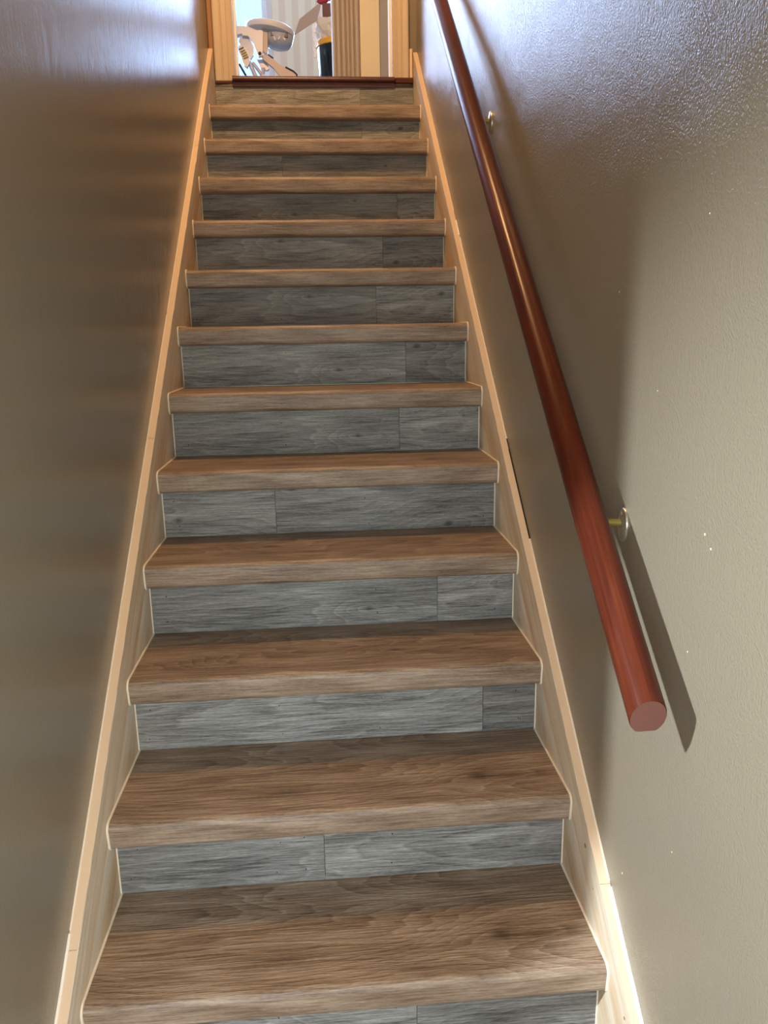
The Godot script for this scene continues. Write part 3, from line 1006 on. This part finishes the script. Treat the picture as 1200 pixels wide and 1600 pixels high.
func build_machine():
	# white machine: drum head on a bracket, folding arms, keypad lever, legs down to the floor
	var fy := TOP_Y - 0.022
	var o := Vector3(-0.25, fy, -3.75)
	var t := thing("folding_machine", "white machine with round drum head, keypad lever and folding arms behind the top step", "machine", o)
	var L := func(x: float, y: float, z := 0.0) -> Vector3: return Vector3(x + 0.25, y - fy, z)
	var plate := func(called: String, pts: Array, z0: float, z1: float, m: Material):
		var s := mb()
		var pv := PackedVector2Array()
		for q in pts:
			pv.append(Vector2(q[0] + 0.25, q[1] - fy))
		prism(s, pv, "z", z0, z1)
		return part(called, s, m, t)
	# drum head
	var tilt := Transform3D(Basis(Vector3(0, 0, 1), deg_to_rad(-8.0)), L.call(-0.243, 2.988))
	var s := mb()
	lathe(s, PackedVector2Array([Vector2(0.0005, -0.016), Vector2(0.130, -0.016), Vector2(0.136, -0.014), Vector2(0.140, 0.0), Vector2(0.139, 0.011), Vector2(0.131, 0.019), Vector2(0.09, 0.024), Vector2(0.0005, 0.027)]), tilt, 48)
	part("drum_cap", s, M.white_plastic, t)
	s = mb()
	var under := Transform3D(tilt.basis, L.call(-0.196, 2.976))
	lathe(s, PackedVector2Array([Vector2(0.0005, -0.078), Vector2(0.045, -0.076), Vector2(0.070, -0.066), Vector2(0.083, -0.046), Vector2(0.089, -0.020), Vector2(0.090, 0.000)]), under, 40)
	var bowl := part("drum_bowl", s, M.grey_plastic, t)
	bowl.set_meta("label", "pale grey underside of the drum")
	for q in [[-0.226, 2.947, 0.009], [-0.152, 2.946, 0.012]]:
		s = mb()
		var zz := sqrt(maxf(0.0, 0.086 * 0.086 - pow(q[0] + 0.196, 2.0)))
		box(s, Vector3(-q[2], -q[2], -0.02), Vector3(q[2], q[2] * 1.1, 0.002), 0.001, Transform3D(Basis.IDENTITY, L.call(q[0], q[1], zz)))
		part("dark_hole", s, M.dark_plastic, bowl)
	for q in [[-0.214, 2.925, 0.012, 0.4], [-0.188, 2.928, 0.010, -0.5], [-0.160, 2.925, 0.009, 0.5]]:
		s = mb()
		var zz := sqrt(maxf(0.0, 0.084 * 0.084 - pow(q[0] + 0.196, 2.0)))
		box(s, Vector3(-0.004, -q[2], -0.012), Vector3(0.004, q[2], 0.003), 0.002, Transform3D(Basis(Vector3(0, 0, 1), q[3]), L.call(q[0], q[1], zz)))
		part("clip", s, M.white_plastic, bowl)
	plate.call("bracket_arm", [[-0.391, 2.952], [-0.359, 2.950], [-0.291, 2.961], [-0.276, 2.956], [-0.283, 2.854], [-0.286, 2.832], [-0.307, 2.827], [-0.316, 2.848], [-0.333, 2.897], [-0.360, 2.931], [-0.392, 2.933]], 0.075, 0.10, M.white_plastic)
	plate.call("bracket_cheek", [[-0.281, 2.975], [-0.253, 2.975], [-0.257, 2.856], [-0.261, 2.848], [-0.287, 2.867]], 0.03, 0.074, M.beige_plastic)
	plate.call("crossbar", [[-0.450, 2.989], [-0.293, 2.989], [-0.294, 2.972], [-0.450, 2.942]], 0.02, 0.07, M.white_plastic)
	plate.call("back_arm", [[-0.407, 2.935], [-0.363, 2.939], [-0.344, 2.901], [-0.333, 2.880], [-0.338, 2.842], [-0.357, 2.817], [-0.376, 2.852], [-0.415, 2.906]], 0.055, 0.0745, M.grey_plastic)
	plate.call("forearm", [[-0.297, 2.843], [-0.270, 2.846], [-0.227, 2.822], [-0.192, 2.795], [-0.113, 2.755], [-0.102, 2.744], [-0.103, 2.709], [-0.172, 2.708], [-0.229, 2.779], [-0.289, 2.824]], 0.045, 0.0745, M.beige_plastic)
	plate.call("knuckle", [[-0.324, 2.828], [-0.276, 2.831], [-0.262, 2.810], [-0.255, 2.782], [-0.267, 2.774], [-0.302, 2.787]], 0.02, 0.044, M.grey_plastic)
	s = mb()
	tube(s, [L.call(-0.255, 2.845, 0.076), L.call(-0.227, 2.826, 0.076)], 0.004, 6)
	tube(s, [L.call(-0.16, 2.782, 0.076), L.call(-0.115, 2.760, 0.076), L.call(-0.098, 2.744, 0.076), L.call(-0.099, 2.712, 0.076)], 0.005, 8)
	var ed := part("rubber_edge", s, M.dark_plastic, t)
	ed.set_meta("kind", "stuff")
	s = mb()
	lathe(s, PackedVector2Array([Vector2(0.009, 0.0), Vector2(0.009, 0.004), Vector2(0.0005, 0.006)]), Transform3D(Basis(Vector3(1, 0, 0), PI / 2), L.call(-0.299, 2.842, 0.10)), 14)
	part("pivot", s, M.dark_plastic, t)
	var lever: Node3D = plate.call("keypad_lever", [[-0.412, 2.858], [-0.400, 2.869], [-0.383, 2.864], [-0.366, 2.848], [-0.353, 2.816], [-0.357, 2.778], [-0.371, 2.755], [-0.385, 2.767], [-0.411, 2.837]], 0.125, 0.150, M.white_plastic)
	var ky := [[-0.397, 2.850], [-0.390, 2.837], [-0.384, 2.826], [-0.379, 2.815], [-0.374, 2.804]]
	for i in ky.size():
		s = mb()
		box(s, Vector3(-0.014, -0.0035, -0.002), Vector3(0.014, 0.0035, 0.004), 0.001, Transform3D(Basis(Vector3(0, 0, 1), 0.42), L.call(ky[i][0], ky[i][1], 0.150)))
		part("key", s, M.olive if i > 0 else M.dark_plastic, lever)
	for q in [[-0.365, 2.812, -0.318, 2.707, 0.012, M.grey_plastic], [-0.345, 2.808, -0.298, 2.748, 0.009, M.grey_plastic], [-0.420, 2.80, -0.368, 2.708, 0.006, M.dark_plastic]]:
		s = mb()
		tube(s, [L.call(q[0], q[1], 0.06), L.call(q[2], q[3], 0.06)], q[4], 10)
		part("rod", s, q[5], t)
	for q in [[-0.318, 2.715, -0.43, 0.12], [-0.298, 2.752, -0.16, 0.14], [-0.29, 2.785, -0.28, -0.16]]:
		s = mb()
		tube(s, [L.call(q[0], q[1], 0.05), L.call(q[2], fy + 0.012, q[3])], 0.012, 10)
		part("leg", s, M.white_plastic, t)

func build_bin():
	var zc := -4.0
	var c := Vector3(0.145, TOP_Y - 0.022, zc)
	var t := thing("waste_bin", "tall glossy black bin with yellow band beside the reeded trim", "bin", c)
	var s := mb()
	lathe(s, PackedVector2Array([Vector2(0.0005, 0.0), Vector2(0.085, 0.0), Vector2(0.092, 0.006), Vector2(0.122, 0.535), Vector2(0.112, 0.535), Vector2(0.09, 0.02), Vector2(0.0005, 0.02)]), Transform3D.IDENTITY, 32)
	part("bin_body", s, M.black_plastic, t)
	s = mb()
	lathe(s, PackedVector2Array([Vector2(0.121, 0.532), Vector2(0.128, 0.534), Vector2(0.130, 0.560), Vector2(0.124, 0.564), Vector2(0.112, 0.560), Vector2(0.112, 0.532)]), Transform3D.IDENTITY, 32)
	part("yellow_band", s, M.yellow, t)
	# torn paper bag in the bin
	s = mb()
	var n := 28
	var nz := noise(3, 1.0, 2)
	var ring := func(y: float, r: float, i: int) -> Vector3:
		var a := TAU * i / n
		var q := r * (1.0 + 0.16 * nz.get_noise_3d(cos(a) * 3.0, sin(a) * 3.0, y * 18.0))
		var tear := 0.0 if y < 0.64 else 0.025 * nz.get_noise_2d(i * 1.7, 5.0)
		return Vector3(q * cos(a), y + tear, q * sin(a))
	var ys := [[0.5645, 0.116], [0.58, 0.120], [0.60, 0.127], [0.635, 0.134], [0.672, 0.128]]
	for j in ys.size() - 1:
		for i in n:
			var a: Vector3 = ring.call(ys[j][0], ys[j][1], i)
			var b: Vector3 = ring.call(ys[j][0], ys[j][1], (i + 1) % n)
			var d: Vector3 = ring.call(ys[j + 1][0], ys[j + 1][1], i)
			var e: Vector3 = ring.call(ys[j + 1][0], ys[j + 1][1], (i + 1) % n)
			quad(s, a, b, e, d, a * Vector3(1, 0, 1))
			quad(s, a * Vector3(0.985, 1, 0.985), b * Vector3(0.985, 1, 0.985), e * Vector3(0.985, 1, 0.985), d * Vector3(0.985, 1, 0.985), -a * Vector3(1, 0, 1))
	var bag := put("paper_bag", s, M.paper)
	bag.position = c
	tag(bag, "crumpled torn pale paper bag standing up from the yellow rimmed black bin", "bag")
	# clear wrapper hanging down the left of the bin
	s = mb()
	for i in 8:
		var y0 := 0.675 - i * 0.027
		var xa := -0.137 + 0.004 * sin(i * 1.7) + i * 0.0011
		var lean := Transform3D(Basis(Vector3(0, 0, 1), 0.35 if i % 2 == 0 else -0.3), Vector3(xa, y0, 0.055 + 0.002 * (i % 3)))
		box(s, Vector3(-0.007, -0.019, -0.003), Vector3(0.007, 0.019, 0.003), 0.0015, lean)
	var wrap := put("plastic_wrapper", s, M.white_plastic)
	wrap.position = c
	tag(wrap, "white crinkled plastic wrapper hanging down the left side of the bin", "wrapper")
	# brown carton standing in the bag
	s = mb()
	box(s, Vector3(-0.082, 0.56, -0.04), Vector3(0.050, 0.768, 0.04), 0.003)
	var ct := put("brown_carton", s, M.brown_card)
	ct.position = c
	tag(ct, "brown carton standing upright in the paper bag", "carton")
	# grey card leaning out to the left
	s = mb()
	prism(s, PackedVector2Array([Vector2(-0.255, 0.585), Vector2(-0.219, 0.671), Vector2(-0.107, 0.751), Vector2(-0.092, 0.745), Vector2(-0.100, 0.715), Vector2(-0.117, 0.666), Vector2(-0.243, 0.592)]), "z", 0.060, 0.066)
	var cd := put("grey_card", s, M.cardboard)
	cd.position = c
	tag(cd, "grey folded card leaning out to the left over the bin", "card")
	# red ribbon bow on top
	var rb := thing("red_bow", "small red and pink bow on top of the brown carton", "bow", c + Vector3(-0.02, 0.768, 0))
	for k in [-1.0, 1.0]:
		s = mb()
		lathe(s, PackedVector2Array([Vector2(0.0005, -0.045), Vector2(0.020, -0.03), Vector2(0.030, 0.0), Vector2(0.018, 0.03), Vector2(0.0005, 0.042)]), Transform3D(Basis(Vector3(0, 0, 1), PI / 2 - 0.35 * k), Vector3(k * 0.035 - 0.02, 0.026, 0.02)), 16)
		part("loop", s, M.red, rb)

# ------------------------------------------------------------------ paint flecks on the right wall
func build_wall_marks():
	var s := mb()
	for q in [[1.36, -0.12, 0.0015], [1.44, 0.17, 0.0014], [0.86, 0.20, 0.0012], [0.70, -0.03, 0.0014], [1.02, 0.24, 0.0018], [1.035, 0.222, 0.002], [0.37, 0.03, 0.0017], [0.54, 0.2, 0.0011], [1.21, 0.05, 0.001]]:
		var c := Vector3(WALL, q[0], q[1])
		lathe(s, PackedVector2Array([Vector2(q[2], -0.0002), Vector2(q[2] * 0.7, 0.0006), Vector2(0.0002, 0.0009)]), Transform3D(Basis(Vector3(0, 1, 0), Vector3(-1, 0, 0), Vector3(0, 0, 1)), c), 8)
	var o := put("paint_flecks", s, M.skirt_edge, get_node("wall_right"))
	o.set_meta("kind", "stuff")
	o.set_meta("label", "tiny white paint flecks")
